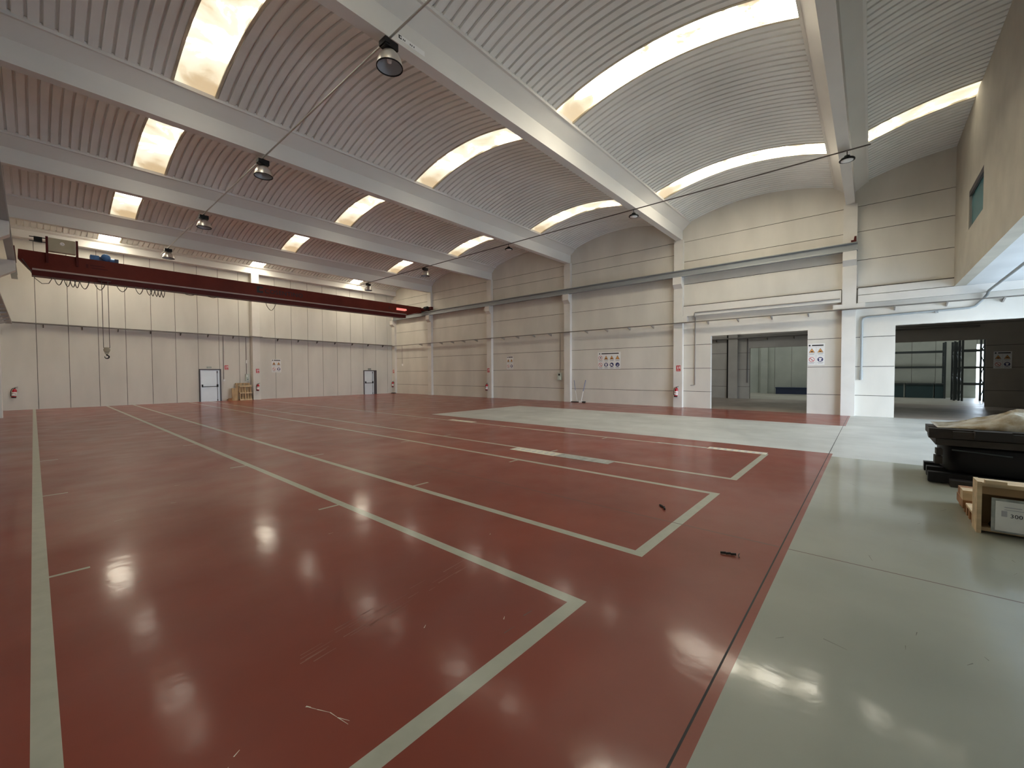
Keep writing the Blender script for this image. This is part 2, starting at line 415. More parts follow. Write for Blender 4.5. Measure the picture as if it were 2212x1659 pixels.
# low support blocks and ledge beams on the right wall
def ledge(label,y0,y1,steps):
    t=thing('ledge_beam',label,'beam',(XR,(y0+y1)/2,4.4),0,'ledge beams on the right wall')
    for (za,zb,d) in steps:
        mb=MB(); mb.box(XR-d,XR,y0,y1,za,zb); mb.build('beam_section',M['conc'],t)
        mb=MB(); mb.box(XR-.10,XR,y0,y1,zb,zb+(.045 if zb>4.9 else .02)); mb.build('joint_shade_strip',M['seal'],t)  # dark strip added to stand in for the shadow line of the joint
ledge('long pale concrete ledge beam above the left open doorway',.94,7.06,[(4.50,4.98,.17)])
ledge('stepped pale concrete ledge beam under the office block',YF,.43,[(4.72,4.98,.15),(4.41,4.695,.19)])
mb=MB(); mb.box(CF-.04,XR,.21,1.19,4.22,4.40); t=mb.build('support_block',M['conc']); tag(t,'wide pale support block across the column between the openings','block')
mb=MB(); mb.box(CF+.02,XR,6.86,7.1,4.22,4.5); t=mb.build('support_block',M['conc']); tag(t,'small pale support block under the left end of the ledge beam','block')
# ------------------------------------------------------------------ crane rails
def railbeam(label,xc,y0,y1,z0,z1,stop):
    t=thing('crane_rail_beam',label,'rail',(xc,(y0+y1)/2,z0),0,'crane rail beams')
    mb=MB(); w=.10; f=.022; h=z1-z0
    pts=[(xc-w,z0),(xc+w,z0),(xc+w,z0+f),(xc+.02,z0+.05),(xc+.012,z0+.08),(xc+.012,z1-.07),(xc+.02,z1-.045),(xc+w,z1-f),(xc+w,z1),(xc-w,z1),(xc-w,z1-f),(xc-.02,z1-.045),(xc-.012,z1-.07),(xc-.012,z0+.08),(xc-.02,z0+.05),(xc-w,z0+f)]
    mb.prism(pts,1,y0,y1); mb.build('i_beam',M['rail'],t)
    mb=MB(); mb.box(xc-.025,xc+.025,y0,y1,z1,z1+.035); mb.build('rail',M['conduit'],t)
    if stop is not None:
        mb=MB(); mb.prism([(stop,z1+.035),(stop+.16,z1+.035),(stop+.16,z1+.1),(stop+.08,z1+.1),(stop+.06,z1+.24),(stop,z1+.24)],0,xc-.05,xc+.05); mb.build('end_stop',M['cranedk'],t)
railbeam('grey steel crane rail beam running along the right wall',20.945,.46,32.0,6.42,6.735,.50)
railbeam('dark steel crane rail beam along the left wall',-.485,-2,32.0,6.50,6.735,None)
# ------------------------------------------------------------------ overhead crane
GY0,GY1=27.62,28.08
cr=thing('overhead_crane','red overhead travelling crane spanning the hall near the back wall','crane',(10.2,27.85,6.1))
mb=MB()
mb.prism([(-.32,6.80),(-.05,6.42),(.06,6.30),(19.2,6.30),(20.3,6.62),(20.72,6.62),(20.72,7.08),(-.30,7.16)],1,GY0,GY1,0)
mb.build('girder',M['crane'],cr)
mb=MB(); mb.box(.06,19.2,GY0-.03,GY1+.03,6.10,6.30); mb.build('bottom_flange',M['cranedk'],cr)
mb=MB(); mb.box(.08,19.25,GY0-.06,GY0-.005,6.335,6.405); mb.build('side_rail',M['cranelt'],cr)
for xc in (-.485,20.945):
    mb=MB(); mb.box(xc-.11,xc+.11,26.55,29.3,6.83,7.06); 
    for yy in (26.95,28.9): mb.lathe([(.001,-.05),(.15,-.05),(.15,.05),(.001,.05)],(xc,yy,6.92),16,1,ax=0)
    mb.build('end_carriage',[M['cranedk'],M['black']],cr)
mb=MB(); mb.lathe([(.001,-.26),(.10,-.26),(.13,-.2),(.13,.2),(.09,.26),(.001,.26)],(20.75,27.05,6.98),14,0,ax=1); mb.box(20.66,20.84,26.9,27.15,6.9,7.0)
mb.build('drive_motor',M['black'],cr)
# electrical cabinet on two red posts
mb=MB(); mb.box(.57,1.40,GY0-.10,GY0+.16,7.24,7.83); mb.build('cabinet',M['beige'],cr)
mb=MB(); mb.lathe([(.001,0),(.075,0),(.075,-.012),(.03,-.012),(.028,-.004),(.001,-.004)],(.99,GY0-.10,7.62),20,0,ax=1); mb.build('cabinet_badge',M['white'],cr)
for xa in (.49,1.41):
    mb=MB(); mb.box(xa,xa+.075,GY0-.13,GY0-.04,6.72,7.86); mb.box(xa,xa+.075,GY0-.04,GY0+.2,7.16,7.2); mb.build('cabinet_post',M['cranedk'],cr)
mb=MB()
for z in (7.60,7.78): mb.box(.02,.52,GY0,GY0+.05,z-.015,z+.015)
mb.box(.15,.40,GY0-.05,GY0+.12,7.58,7.80); mb.build('resistor_box',M['black'],cr)
# hoist trolley: blue gear box and motor behind the girder top
mb=MB(); mb.box(1.90,2.20,GY1-.1,GY1+.3,7.16,7.44,0)
mb.box(2.20,2.55,GY1-.1,GY1+.3,7.16,7.40,1)
mb.lathe([(.001,-.12),(.15,-.12),(.17,-.06),(.17,.0),(.11,.0),(.09,-.04),(.001,-.04)],(2.42,GY1-.12,7.38),20,0,ax=1)
mb.lathe([(.001,-.17),(.10,-.17),(.13,-.12),(.13,.10),(.10,.14),(.001,.14)],(2.66,GY1+.1,7.30),16,0,ax=0)
mb.box(2.74,2.88,GY1-.05,GY1+.25,7.16,7.40,1); mb.build('hoist',[M['blue'],M['bluedk']],cr)
for xx in (2.20,2.41):
    mb=MB(); mb.tube([(xx,27.3,6.22),(xx,27.3,3.02)],.013,6); mb.build('hoist_rope',M['conddk'],cr)
mb=MB(); mb.box(2.08,2.52,27.15,27.7,6.16,6.24); mb.build('trolley_bracket',M['cranedk'],cr)
mb=MB()
for yy in (27.24,27.36): mb.lathe([(.001,-.02),(.10,-.02),(.115,-.01),(.115,.01),(.10,.02),(.001,.02)],(2.305,yy,2.93),20,0,ax=1)
mb.prism([(2.22,3.05),(2.39,3.05),(2.42,2.90),(2.35,2.72),(2.26,2.72),(2.19,2.90)],1,27.25,27.35)
hb=mb.build('hook_block',M['beige'],cr)
mb=MB(); mb.tube([(2.305,27.3,2.76),(2.305,27.3,2.68)]+[(2.305+.075*math.sin(a),27.3,2.60+.075*math.cos(a)) for a in [i*PI/8 for i in range(0,14)]],[.028,.028]+[.026]*9+[.02,.018,.015,.012,.008],8); mb.build('hook',M['black'],hb)
# festoon cables: hanging loops under the girder
loops=[(.72,.98,.22),(1.02,1.22,.24),(1.20,1.38,.24),(1.34,1.5,.25),(1.50,1.82,.26),(1.98,2.36,.24),(2.74,3.14,.22),(3.42,3.72,.24),(3.84,4.06,.24),(4.0,4.16,.26),(4.16,4.30,.26),(4.28,4.42,.27),(4.42,4.56,.27),(9.28,9.86,.34),(5.3,5.9,.09),(6.3,6.9,.08)]
for a,b,d in loops:
    mb=MB(); mb.tube([(a+(b-a)*i/12,GY0+.05+.03*math.sin(i),6.12-1.45*d*math.sin(PI*i/12)**.8) for i in range(13)],.017,6); mb.build('festoon_cable',M['conddk'],cr)
mb=MB(); mb.tube([(-.2,GY0,6.75),(-.02,GY0-.02,6.4),(.15,GY0,5.98),(.35,GY0+.02,5.78),(.55,GY0+.02,5.82),(.68,GY0+.05,6.12)],.017,6); mb.build('festoon_cable',M['conddk'],cr)
# logo, capacity text, red plate, faint maker's plate
def textmesh(name,body,size,mat_,parent,loc,rot,ext=.002,sx=1,bold=0):
    cu=bpy.data.curves.new(name,'FONT'); cu.body=body; cu.size=size; cu.extrude=ext; cu.offset=bold; cu.space_character=1.08
    ob=bpy.data.objects.new(name,cu); COL.objects.link(ob)
    bpy.context.view_layer.update()
    dg=bpy.context.evaluated_depsgraph_get()
    me=bpy.data.meshes.new_from_object(ob.evaluated_get(dg)); bpy.data.objects.remove(ob)
    mtx=Matrix.LocRotScale(Vector(loc),rot,Vector((sx,1,1)))
    me.transform(mtx)
    if parent: me.transform(parent_matrix(parent).inverted())
    me.materials.clear(); me.materials.append(mat_)
    o=bpy.data.objects.new(name,me); COL.objects.link(o)
    if parent: o.parent=parent
    return o
from mathutils import Euler
FACEY=Euler((PI/2,0,0))     # text standing, read from -y
textmesh('lettering','COSENTINO',.36,M['ink'],cr,(9.22,GY0-.004,6.63),FACEY,.003,1.02,.004)
mb=MB(); mb.prism([(8.80,6.60),(9.14,6.60),(9.14,6.72),(8.97,6.72),(8.93,6.76),(8.93,6.84),(8.97,6.88),(9.14,6.88),(9.14,6.99),(8.80,6.99)],1,GY0-.006,GY0); mb.build('logo_mark',M['ink'],cr)
textmesh('capacity_digit','5',.24,M['ink'],cr,(17.70,GY0-.004,6.66),FACEY,.003,1,.004); textmesh('capacity_letter','t',.24,M['ink'],cr,(17.95,GY0-.004,6.66),FACEY,.003,1,.004)
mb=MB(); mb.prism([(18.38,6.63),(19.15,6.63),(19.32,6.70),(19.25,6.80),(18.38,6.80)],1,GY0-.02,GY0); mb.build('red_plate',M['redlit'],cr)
mb=MB(); mb.box(1.86,2.35,GY0-.004,GY0,6.84,6.89); mb.box(1.90,2.45,GY0-.004,GY0,6.72,6.77); mb.box(1.72,1.80,GY0-.004,GY0,6.72,6.90); mb.build('maker_marking',M['cranedk'],cr)
# ------------------------------------------------------------------ lighting conduits and lamps
def conduit(label,x,y0,y1,m):
    mb=MB(); mb.tube([(x,y0,8.205),(x,y1,8.205)],.022,8)
    return tag(mb.build('lighting_conduit',m),label,'conduit')
LX,RX=4.64,15.73
conduit('pale steel conduit tube carrying the left row of bell lamps',LX,-2.1,29.0,M['conduit'])
conduit('dark steel conduit tube carrying the right row of lamps',RX,.1,28.7,M['conddk'])
def bell(loc,label):
    t=thing('bell_lamp',label,'lamp',loc,0,'aluminium bell lamps'); x,y,z=loc   # z = top, hung from the conduit
    mb=MB(); mb.box(x-.14,x+.14,y-.09,y+.09,z-.19,z-.05); mb.box(x-.16,x-.06,y-.11,y+.11,z-.16,z-.06); mb.tube([(x,y,z),(x,y,z-.06)],.02,8); mb.tube([(x,y,z-.18),(x,y,z-.24)],.06,12)
    mb.build('ballast_box',M['black'],t)
    mb=MB(); mb.lathe([(.001,z-.21),(.07,z-.22),(.13,z-.25),(.185,z-.31),(.22,z-.38),(.24,z-.47),(.245,z-.52)],(x,y,0),28,0)
    mb.lathe([(.235,z-.52),(.23,z-.47),(.21,z-.38),(.175,z-.315),(.12,z-.26),(.001,z-.24)],(x,y,0),28,1)
    mb.build('reflector',[M['steel'],M['steeldk']],t)
    mb=MB(); mb.lathe([(.234,z-.512),(.252,z-.512),(.252,z-.53),(.234,z-.53),(.234,z-.512)],(x,y,0),28); mb.build('rim',M['black'],t)
    mb=MB(); mb.lathe([(.001,z-.44),(.04,z-.43),(.05,z-.38),(.035,z-.30),(.025,z-.25)],(x,y,0),14); mb.build('bulb',M['glass'],t)
    return t
b0=bell((LX+.01,7.12,8.19),'large silver bell lamp nearest the camera, beside the white beam sticker')
for y,l in ((13.83,'silver bell lamp, second along the pale left conduit'),(20.40,'silver bell lamp, third along the pale left conduit'),(27.12,'silver bell lamp at the far end of the pale left conduit, above the crane')):
    dup(b0,(LX+.01,y,8.19),l)
dup(b0,(RX+.01,20.55,8.19),'silver bell lamp on the dark right conduit, second from its far end')
dup(b0,(RX+.01,27.1,8.19),'silver bell lamp at the far end of the dark right conduit')
def ufo(loc,label):
    t=thing('disc_lamp',label,'lamp',loc,0,'black disc lamps'); x,y,z=loc
    mb=MB(); mb.tube([(x,y,z),(x,y,z-.14)],.012,6); mb.lathe([(.001,z-.12),(.07,z-.13),(.09,z-.19),(.17,z-.21),(.19,z-.235),(.19,z-.27),(.152,z-.272),(.15,z-.262),(.001,z-.262)],(x,y,0),28); mb.build('housing',M['black'],t)
    mb=MB(); mb.lathe([(.001,z-.276),(.148,z-.276),(.148,z-.262)],(x,y,0),28); mb.build('lens',M['glass'],t)
    return t
u0=ufo((RX+.01,.62,8.19),'black disc lamp with white lens nearest the office block')
dup(u0,(RX,7.2,8.19),'black disc lamp with white lens, second on the dark conduit')
dup(u0,(RX,13.8,8.19),'black disc lamp with white lens, third on the dark conduit')
# sticker on the second beam
mb=MB(); mb.box(4.87,5.52,7.30-.143,7.30-.140,8.375,8.475,0); mb.box(4.885,4.955,7.154,7.157,8.39,8.46,1); mb.box(4.915,4.945,7.151,7.154,8.41,8.44,0)
for i,x in enumerate((4.985,5.02,5.15,5.19,5.24)): mb.box(x,x+.02,7.154,7.157,8.40,8.43,1)
tag(mb.build('beam_sticker',[M['white'],M['ink']]),'white logo sticker on the concrete beam beside the nearest lamp','sticker')
# ------------------------------------------------------------------ cable trays
def zt(x): return 4.37-.17*(x-XL)/(XR-XL)
t=thing('cable_tray','thin dark cable tray along the back wall with small brackets','cable tray',(10,YB-.15,4.2),0,'wall cable trays')
mb=MB(); 
def slope_box(x0,x1,y0,y1,h): 
    mb.add([(x,y,zt(x)+dz) for x in (x0,x1) for y in (y0,y1) for dz in (0,h)],[(0,1,3,2),(4,6,7,5),(0,4,5,1),(2,3,7,6),(1,5,7,3),(0,2,6,4)])
slope_box(XL+.3,9.86,YB-.25,YB-.03,.055); slope_box(10.34,20.95,YB-.25,YB-.03,.055); slope_box(9.70,10.45,31.85,32.0,.055)
mb.build('tray',M['tray'],t)
for x in (.4,1.8,3.22,4.63,6.04,7.44,8.84,11.6,13.02,14.41,15.82,17.28,18.7,20.1):
    mb=MB(); z=zt(x); mb.prism([(YB,z-.16),(YB,z),(YB-.24,z),(YB-.24,z-.03)],0,x-.02,x+.02); mb.build('bracket',M['tray'],t)
t=thing('cable_tray','thin dark cable tray along the right wall with small brackets','cable tray',(CF-.1,12,4.15),0,'wall cable trays')
mb=MB(); mb.box(CF-.16,CF-.01,YF,32.2,4.165,4.195); mb.build('tray',M['tray'],t)
for y in [28.26,25.65,24.3,23.03,21.69,19.08,17.77,16.42,15.12,12.53,11.24,9.9,8.6,5.92,4.63,3.31,2.01,-.63,-1.98,-3.29]:
    mb=MB(); mb.prism([(XR,4.04),(XR,4.165),(CF-.16,4.165),(CF-.16,4.14)],1,y-.02,y+.02); mb.build('bracket',M['traylt'],t)
t=thing('cable_tray','wide grey cable tray along the left wall above the floor edge','cable tray',(-.75,20,4.2),0,'wall cable trays')
mb=MB(); mb.box(-.84,-.62,2,YB-.30,4.30,4.36); mb.build('tray',M['traylt'],t)
for y in (23.5,24.9,26.3,28.0,29.4,30.8):
    mb=MB(); mb.prism([(XL,4.12),(XL,4.30),(-.64,4.30),(-.64,4.27)],1,y-.02,y+.02); mb.build('bracket',M['traylt'],t)
# drop conduits
def drop(label,pts,r,m,name='drop_conduit'):
    mb=MB(); mb.tube(pts,r,8); return tag(mb.build(name,m),label,'conduit')
drop('thin brown vertical conduit left of the open doorway',[(XR-.026,6.73,1.10),(XR-.026,6.53,1.13),(XR-.026,6.53,4.42),(XR-.195,6.53,4.46),(XR-.195,6.50,4.64),(XR-.195,.98,4.64)],.022,M['traylt'])
t=thing('drainpipe','grey plastic pipe bending down the wall beside the column between openings','pipe',(21.15,.30,1.45))
mb=MB(); mb.tube([(21.19,.30,1.66),(21.19,.30,3.72),(21.19,.26,3.82),(21.19,.16,3.86),(21.19,-2.52,3.93),(21.19,-2.66,3.97),(21.15,-2.86,4.22),(21.08,-2.92,4.32),(21.0,-2.93,4.40),(20.85,-2.93,4.43),(8,-2.75,4.46)],.040,12); mb.build('pipe_run',M['pvc'],t)
for a,b,q in (((21.19,.30,1.42),(21.19,.30,1.80),.052),((21.19,.30,3.1),(21.19,.30,3.2),.048),((21.19,-1.7,3.87),(21.19,-1.78,3.875),.048)):
    mb=MB(); mb.tube([a,b],q,14); mb.build('coupling',M['pvc'],t)
t=thing('wall_switch','small switch at the end of a thin conduit right of the wide white door','switch',(8.27,YB-.03,1.36))
mb=MB(); mb.box(8.21,8.33,YB-.07,YB,1.30,1.42); mb.build('switch_box',M['white'],t)
mb=MB(); mb.tube([(8.27,YB-.025,1.42),(8.27,YB-.025,4.29)],.014,6); mb.build('conduit',M['conddk'],t)
t=thing('socket_box','pale green socket box on the back wall above the pallets','socket box',(9.62,YB-.06,1.3))
mb=MB(); mb.box(9.52,9.74,YB-.12,YB,1.31,1.76,0); mb.box(9.55,9.71,YB-.16,YB-.12,1.36,1.52,0); mb.box(9.56,9.64,YB-.135,YB-.12,1.58,1.68,1); mb.box(9.60,9.66,YB-.17,YB-.16,1.38,1.43,2)
mb.build('box_body',[M['boxgreen'],M['white'],M['ink']],t)
mb=MB(); mb.tube([(9.60,YB-.02,1.76),(9.60,YB-.02,4.28)],.016,6); mb.build('conduit',M['conddk'],t)
mb=MB(); mb.box(9.56,9.64,YB-.07,YB,2.5,2.72); mb.build('junction_box',M['white'],t)
t=thing('socket_box','cream socket box on the right wall just left of the broom column','socket box',(XR-.06,14.47,1.3))
mb=MB(); mb.box(XR-.13,XR,14.34,14.60,1.30,1.75,0); mb.box(XR-.18,XR-.13,14.37,14.57,1.33,1.5,0); mb.box(XR-.14,XR-.13,14.40,14.52,1.58,1.69,1); mb.build('box_body',[M['boxgreen'],M['ink']],t)
mb=MB(); mb.tube([(XR-.02,14.47,1.75),(XR-.02,14.47,4.165)],.014,6); mb.build('conduit',M['traylt'],t)
t=thing('wall_switch','tiny pull switch hanging on a thin conduit in the back right corner','switch',(XR-.03,31.1,2.4))
mb=MB(); mb.tube([(XR-.03,31.1,2.6),(XR-.03,31.1,4.17)],.01,6); mb.build('conduit',M['conddk'],t)
mb=MB(); mb.box(XR-.07,XR,31.04,31.16,2.42,2.6); mb.build('switch_box',M['white'],t)
# ------------------------------------------------------------------ doors in the back wall
def door(n,label,x0,x1,l0,l1,h):
    t=thing('door_%d'%n,label,'door',((x0+x1)/2,YB,0)); t['kind']='structure'
    mb=MB(); mb.box(x0,l0,YB-.09,YB,0,h+.07); mb.box(l1,x1,YB-.09,YB,0,h+.07); mb.box(l0,l1,YB-.09,YB,h,h+.07); mb.build('door_frame',M['frame'],t)
    mb=MB(); mb.box(l0,l1,YB-.06,YB,.0,h); mb.box(l0+.05,l1-.13,YB-.066,YB-.06,1.06,h-.1); mb.box(l0+.05,l1-.13,YB-.066,YB-.06,.10,.92); lf=mb.build('door_leaf',M['door'],t)
    mb=MB(); mb.tube([(l0+.08,YB-.14,.965),(l1-.13,YB-.14,.965)],.022,8); mb.box(l0+.06,l0+.12,YB-.16,YB-.06,.93,1.10); mb.box(l1-.17,l1-.10,YB-.16,YB-.06,.93,1.10); mb.build('panic_bar',M['black'],lf)
    mb=MB(); mb.tube([(l1-.135,YB-.08,.03),(l1-.135,YB-.08,h-.06)],.012,6); mb.box(l1-.155,l1-.115,YB-.1,YB-.06,h-.2,h-.05); mb.box(l1-.155,l1-.115,YB-.1,YB-.06,.02,.12); mb.build('vertical_rod',M['black'],lf)
door(1,'wide white emergency door with black push bar left of the pallets',6.94,8.11,6.99,8.03,2.03)
door(2,'narrow white emergency door with push bar near the back right corner',18.28,19.47,18.33,19.22,1.97)
def exitsign(label,x0,x1,z0,z1,m):
    mb=MB(); mb.box(x0,x1,YB-.03,YB,z0,z1,0); mb.box(x0+.03,x1-.03,YB-.035,YB-.03,(z0+z1)/2-.02,(z0+z1)/2+.02,1); tag(mb.build('exit_sign',[m,M['signgrey']]),label,'sign','exit signs over doors')
exitsign('pale green exit sign above the wide white door by the pallets',7.36,7.60,2.17,2.25,M['green'])
exitsign('dark green exit sign above the narrow door in the back right',18.72,18.98,2.08,2.20,mat('exit_sign_dark',(.10,.13,.10),.5))
# ------------------------------------------------------------------ signs (local: x right, z up, reading side -y)
def xf(loc,rz): return Matrix.Translation(Vector(loc))@Matrix.Rotation(rz,4,'Z')
BACKR=0.0; RIGHTR=-PI/2     # board on the right wall is read from -x
def ring(mb,cx,cz,r0,r1,y,mi,n=24):
    vs=[(cx+r*math.cos(2*PI*j/n),y,cz+r*math.sin(2*PI*j/n)) for r in (r0,r1) for j in range(n)]
    mb.add(vs,[(j,(j+1)%n,n+(j+1)%n,n+j) for j in range(n)],mi)
def disc(mb,cx,cz,r,y,mi,n=24): mb.add([(cx+r*math.cos(2*PI*j/n),y,cz+r*math.sin(2*PI*j/n)) for j in range(n)],[tuple(range(n))],mi)
def poly(mb,pts,y,mi): mb.add([(x,y,z) for x,z in pts],[tuple(range(len(pts)))],mi)
def pict(mb,kind,cx,cz,s):
    y=-.014
    if kind in('t1','t2','t3'):
        poly(mb,[(cx-s,cz-.8*s),(cx+s,cz-.8*s),(cx,cz+.95*s)],y,1); poly(mb,[(cx-.84*s,cz-.7*s),(cx+.84*s,cz-.7*s),(cx,cz+.76*s)],y-.002,2)
        if kind=='t1': poly(mb,[(cx-.42*s,cz-.55*s),(cx+.42*s,cz-.55*s),(cx+.36*s,cz-.2*s),(cx-.30*s,cz-.15*s)],y-.004,1)
        elif kind=='t2': poly(mb,[(cx-.42*s,cz-.5*s),(cx+.42*s,cz-.5*s),(cx+.45*s,cz-.28*s),(cx+.1*s,cz-.22*s),(cx-.1*s,cz-.1*s),(cx-.38*s,cz-.25*s)],y-.004,1)
        else: poly(mb,[(cx-.06*s,cz-.5*s),(cx+.08*s,cz-.5*s),(cx+.1*s,cz+.2*s),(cx-.05*s,cz+.2*s)],y-.004,2)
    elif kind in('no','ear'):
        disc(mb,cx,cz,s*.93,y,5); ring(mb,cx,cz,s*.78,s*.95,y-.002,3)
        if kind=='no':
            d=.07*s; a=s*.6; poly(mb,[(cx-a-d,cz+a-d),(cx-a+d,cz+a+d),(cx+a+d,cz-a+d),(cx+a-d,cz-a-d)],y-.004,3)
            poly(mb,[(cx-.05*s,cz-.5*s),(cx+.2*s,cz-.45*s),(cx+.2*s,cz+.2*s),(cx+.02*s,cz+.1*s)],y-.003,4)
        else: poly(mb,[(cx+.25*s,cz-.45*s),(cx+.3*s,cz+.45*s),(cx+.05*s,cz+.35*s),(cx-.28*s,cz+.05*s),(cx+.0*s,cz-.25*s)],y-.004,1)
    elif kind in('suit','shoe','glove'):
        disc(mb,cx,cz,s*.95,y,6)
        if kind=='suit': poly(mb,[(cx-.2*s,cz+.6*s),(cx+.2*s,cz+.6*s),(cx+.55*s,cz+.4*s),(cx+.45*s,cz+.05*s),(cx+.25*s,cz+.2*s),(cx+.4*s,cz-.7*s),(cx+.12*s,cz-.72*s),(cx,cz-.2*s),(cx-.12*s,cz-.72*s),(cx-.4*s,cz-.7*s),(cx-.25*s,cz+.2*s),(cx-.45*s,cz+.05*s),(cx-.55*s,cz+.4*s)],y-.003,0)
        elif kind=='shoe': poly(mb,[(cx-.55*s,cz-.4*s),(cx+.6*s,cz-.4*s),(cx+.55*s,cz-.1*s),(cx+.1*s,cz+.15*s),(cx-.15*s,cz+.45*s),(cx-.55*s,cz+.4*s)],y-.003,0)
        else: poly(mb,[(cx-.35*s,cz-.6*s),(cx+.4*s,cz-.55*s),(cx+.45*s,cz+.5*s),(cx+.2*s,cz+.1*s),(cx-.05*s,cz+.0*s),(cx-.35*s,cz-.2*s)],y-.003,4)
def board(label,loc,rz,w,h,rows,group,frame=False,dark=False):
    t=thing('safety_sign',label,'sign',loc,rz,group); X=xf(loc,rz)
    mb=MB(); mb.box(-w/2,w/2,-.012,0,0,h,0)
    mats=[M['white'],M['ink'],M['orange'],M['signred'],M['signgrey'],M['white'],M['signnavy']]
    mb.build('panel',M['white'],t,X)
    mb=MB(); hb=h*.07; tz=h-h*.085
    poly(mb,[(-w*.44,tz-hb/2),(-w*.44+hb,tz-hb/2),(-w*.44+hb,tz+hb/2),(-w*.44,tz+hb/2)],-.014,1)
    poly(mb,[(-w*.40+hb*1.4,tz-hb*.42),(w*.43,tz-hb*.42),(w*.43,tz+hb*.42),(-w*.40+hb*1.4,tz+hb*.42)],-.014,1)
    mb.build('header_bar',mats,t,X)
    nr=len(rows); top=h*.84
    for r,row in enumerate(rows):
        ch=top/nr; cz=top-ch*r-ch*.40; n=len(row)
        for c,k in enumerate(row):
            cx=-w/2+w*(c+.5)/n; s=min(w/n*.36,ch*.33)
            mb=MB(); pict(mb,k,cx,cz,s); mb.build('pictogram',mats,t,X)
            mb=MB()
            for q in range(2):
                zz=cz-s*1.22-q*s*.26; ww=w/n*(.38-.10*q); poly(mb,[(cx-ww,zz-s*.09),(cx+ww,zz-s*.09),(cx+ww,zz+s*.09),(cx-ww,zz+s*.09)],-.014,4)
            mb.build('caption',mats,t,X)
    if len(rows[0])==2:
        mb=MB(); g=.008
        mb.box(-g/2,g/2,-.0135,-.012,.02,top,4); mb.box(-w/2+.02,w/2-.02,-.0135,-.012,top/2-g/2,top/2+g/2,4); mb.box(-w/2+.02,w/2-.02,-.0135,-.012,top-g/2,top+g/2,4)
        mb.build('grid_lines',mats,t,X)
    return t
R4=[['t1','t2'],['no','suit']]; R8=[['ear','t1','t2','t3'],['no','suit','shoe','glove']]
GS='four symbol safety boards'
board('white safety board with four symbols on the back wall right of the middle column',(11.50,YB,1.88),BACKR,.63,.94,R4,GS)
board('small white four symbol safety board in the middle of the right wall',(XR,18.57,2.0),RIGHTR,.58,.90,R4,GS)
board('wide white safety board with eight symbols and black header bar',(XR,11.17,1.95),RIGHTR,1.40,.95,R8,'wide safety boards')
board('white four symbol safety board right of the left open doorway',(XR,1.735,2.03),RIGHTR,.57,.88,R4,GS)
board('shaded four symbol safety board on the dark wall beyond the right opening',(30.6,-4.78,1.86),RIGHTR,.58,.82,R4,GS)
def firesign(loc,rz,label):
    t=thing('fire_sign',label,'sign',loc,rz,'red fire extinguisher signs'); X=xf(loc,rz)
    mb=MB(); mb.box(-.105,.105,-.006,0,0,.29); mb.build('panel',M['signred'],t,X)
    mb=MB(); y=-.008
    poly(mb,[(-.045,.10),(-.005,.10),(-.005,.22),(-.015,.25),(-.035,.25),(-.045,.22)],y,0)
    for z in (.19,.14): poly(mb,[(.04,z),(.075,z),(.075,z+.05),(.04,z+.05)],y,0)
    poly(mb,[(.05,.12),(.085,.12),(.085,.25),(.05,.25)],y+.001,0); poly(mb,[(-.07,.04),(.07,.04),(.07,.055),(-.07,.055)],y,0)
    mb.build('pictogram',M['white'],t,X); return t
f0=firesign((CF,7.26,1.80),RIGHTR,'red fire sign on the column beside the left open doorway')
dup(f0,(CF,20.42,1.80),'red fire sign on the column left of the small safety board')
dup(f0,(CF,32.2,1.79),'red fire sign in the shade on the back right corner column')
dup(f0,(10.15,32.0,1.83),'red fire sign on the middle column of the back wall',BACKR)
dup(f0,(8.44,YB,2.06),'red fire sign on the back wall between door and pallets',BACKR)
def extinguisher(loc,rz,label):
    t=thing('fire_extinguisher',label,'fire extinguisher',loc,rz,'red fire extinguishers'); X=xf(loc,rz)@Matrix.Rotation(.10,4,'Y')
    c=(0,-.11,0)
    mb=MB(); mb.lathe([(.001,.02),(.076,.02),(.08,.04),(.08,.36),(.072,.40),(.05,.43),(.028,.445),(.028,.46),(.001,.46)],c,20); mb.build('cylinder',M['extred'],t,X)
    mb=MB(); mb.lathe([(.001,0),(.082,0),(.084,.05),(.079,.055),(.001,.055)],c,20); mb.build('base_cup',M['black'],t,X)
    mb=MB(); mb.lathe([(.0805,.10),(.0815,.10),(.0815,.19),(.0805,.19)],c,20,0); mb.lathe([(.0808,.21),(.0815,.21),(.0815,.29),(.0808,.29)],c,20,0); mb.build('label_band',M['white'],t,X)
    mb=MB(); mb.tube([(0,-.11,.455),(0,-.11,.50)],.022,10); mb.box(-.02,.09,-.125,-.095,.495,.51); mb.obox((.05,-.11,.535),Matrix.Rotation(-.4,3,'Y'),.11,.02,.012); mb.build('valve_handle',M['black'],t,X)
    mb=MB(); mb.tube([(-.02,-.11,.48),(-.07,-.12,.47),(-.11,-.13,.40),(-.115,-.13,.28),(-.10,-.13,.14),(-.095,-.125,.08)],.012,8); mb.build('hose',M['black'],t,X)
    mb=MB(); mb.box(-.03,.03,-.03,0,.33,.44); mb.build('wall_bracket',M['black'],t,X)
    return t
e0=extinguisher((CF,7.35,.52),RIGHTR,'red fire extinguisher on the column beside the left open doorway')
dup(e0,(CF,20.53,.52),'red fire extinguisher on the column left of the small safety board')
dup(e0,(CF,32.2,.55),'red fire extinguisher on the back right corner column')
dup(e0,(10.09,32.0,.60),'red fire extinguisher on the middle column of the back wall',BACKR)
dup(e0,(-.66,YB,.62),'red fire extinguisher on the back wall at the far left',BACKR)
mb=MB(); mb.box(20.70,21.0,31.75,32.1,0,.05); mb.box(20.75,20.95,31.8,32.05,.05,.07); tag(mb.build('door_wedge',M['wooddk']),'low dark block on the floor in the back right corner','block')
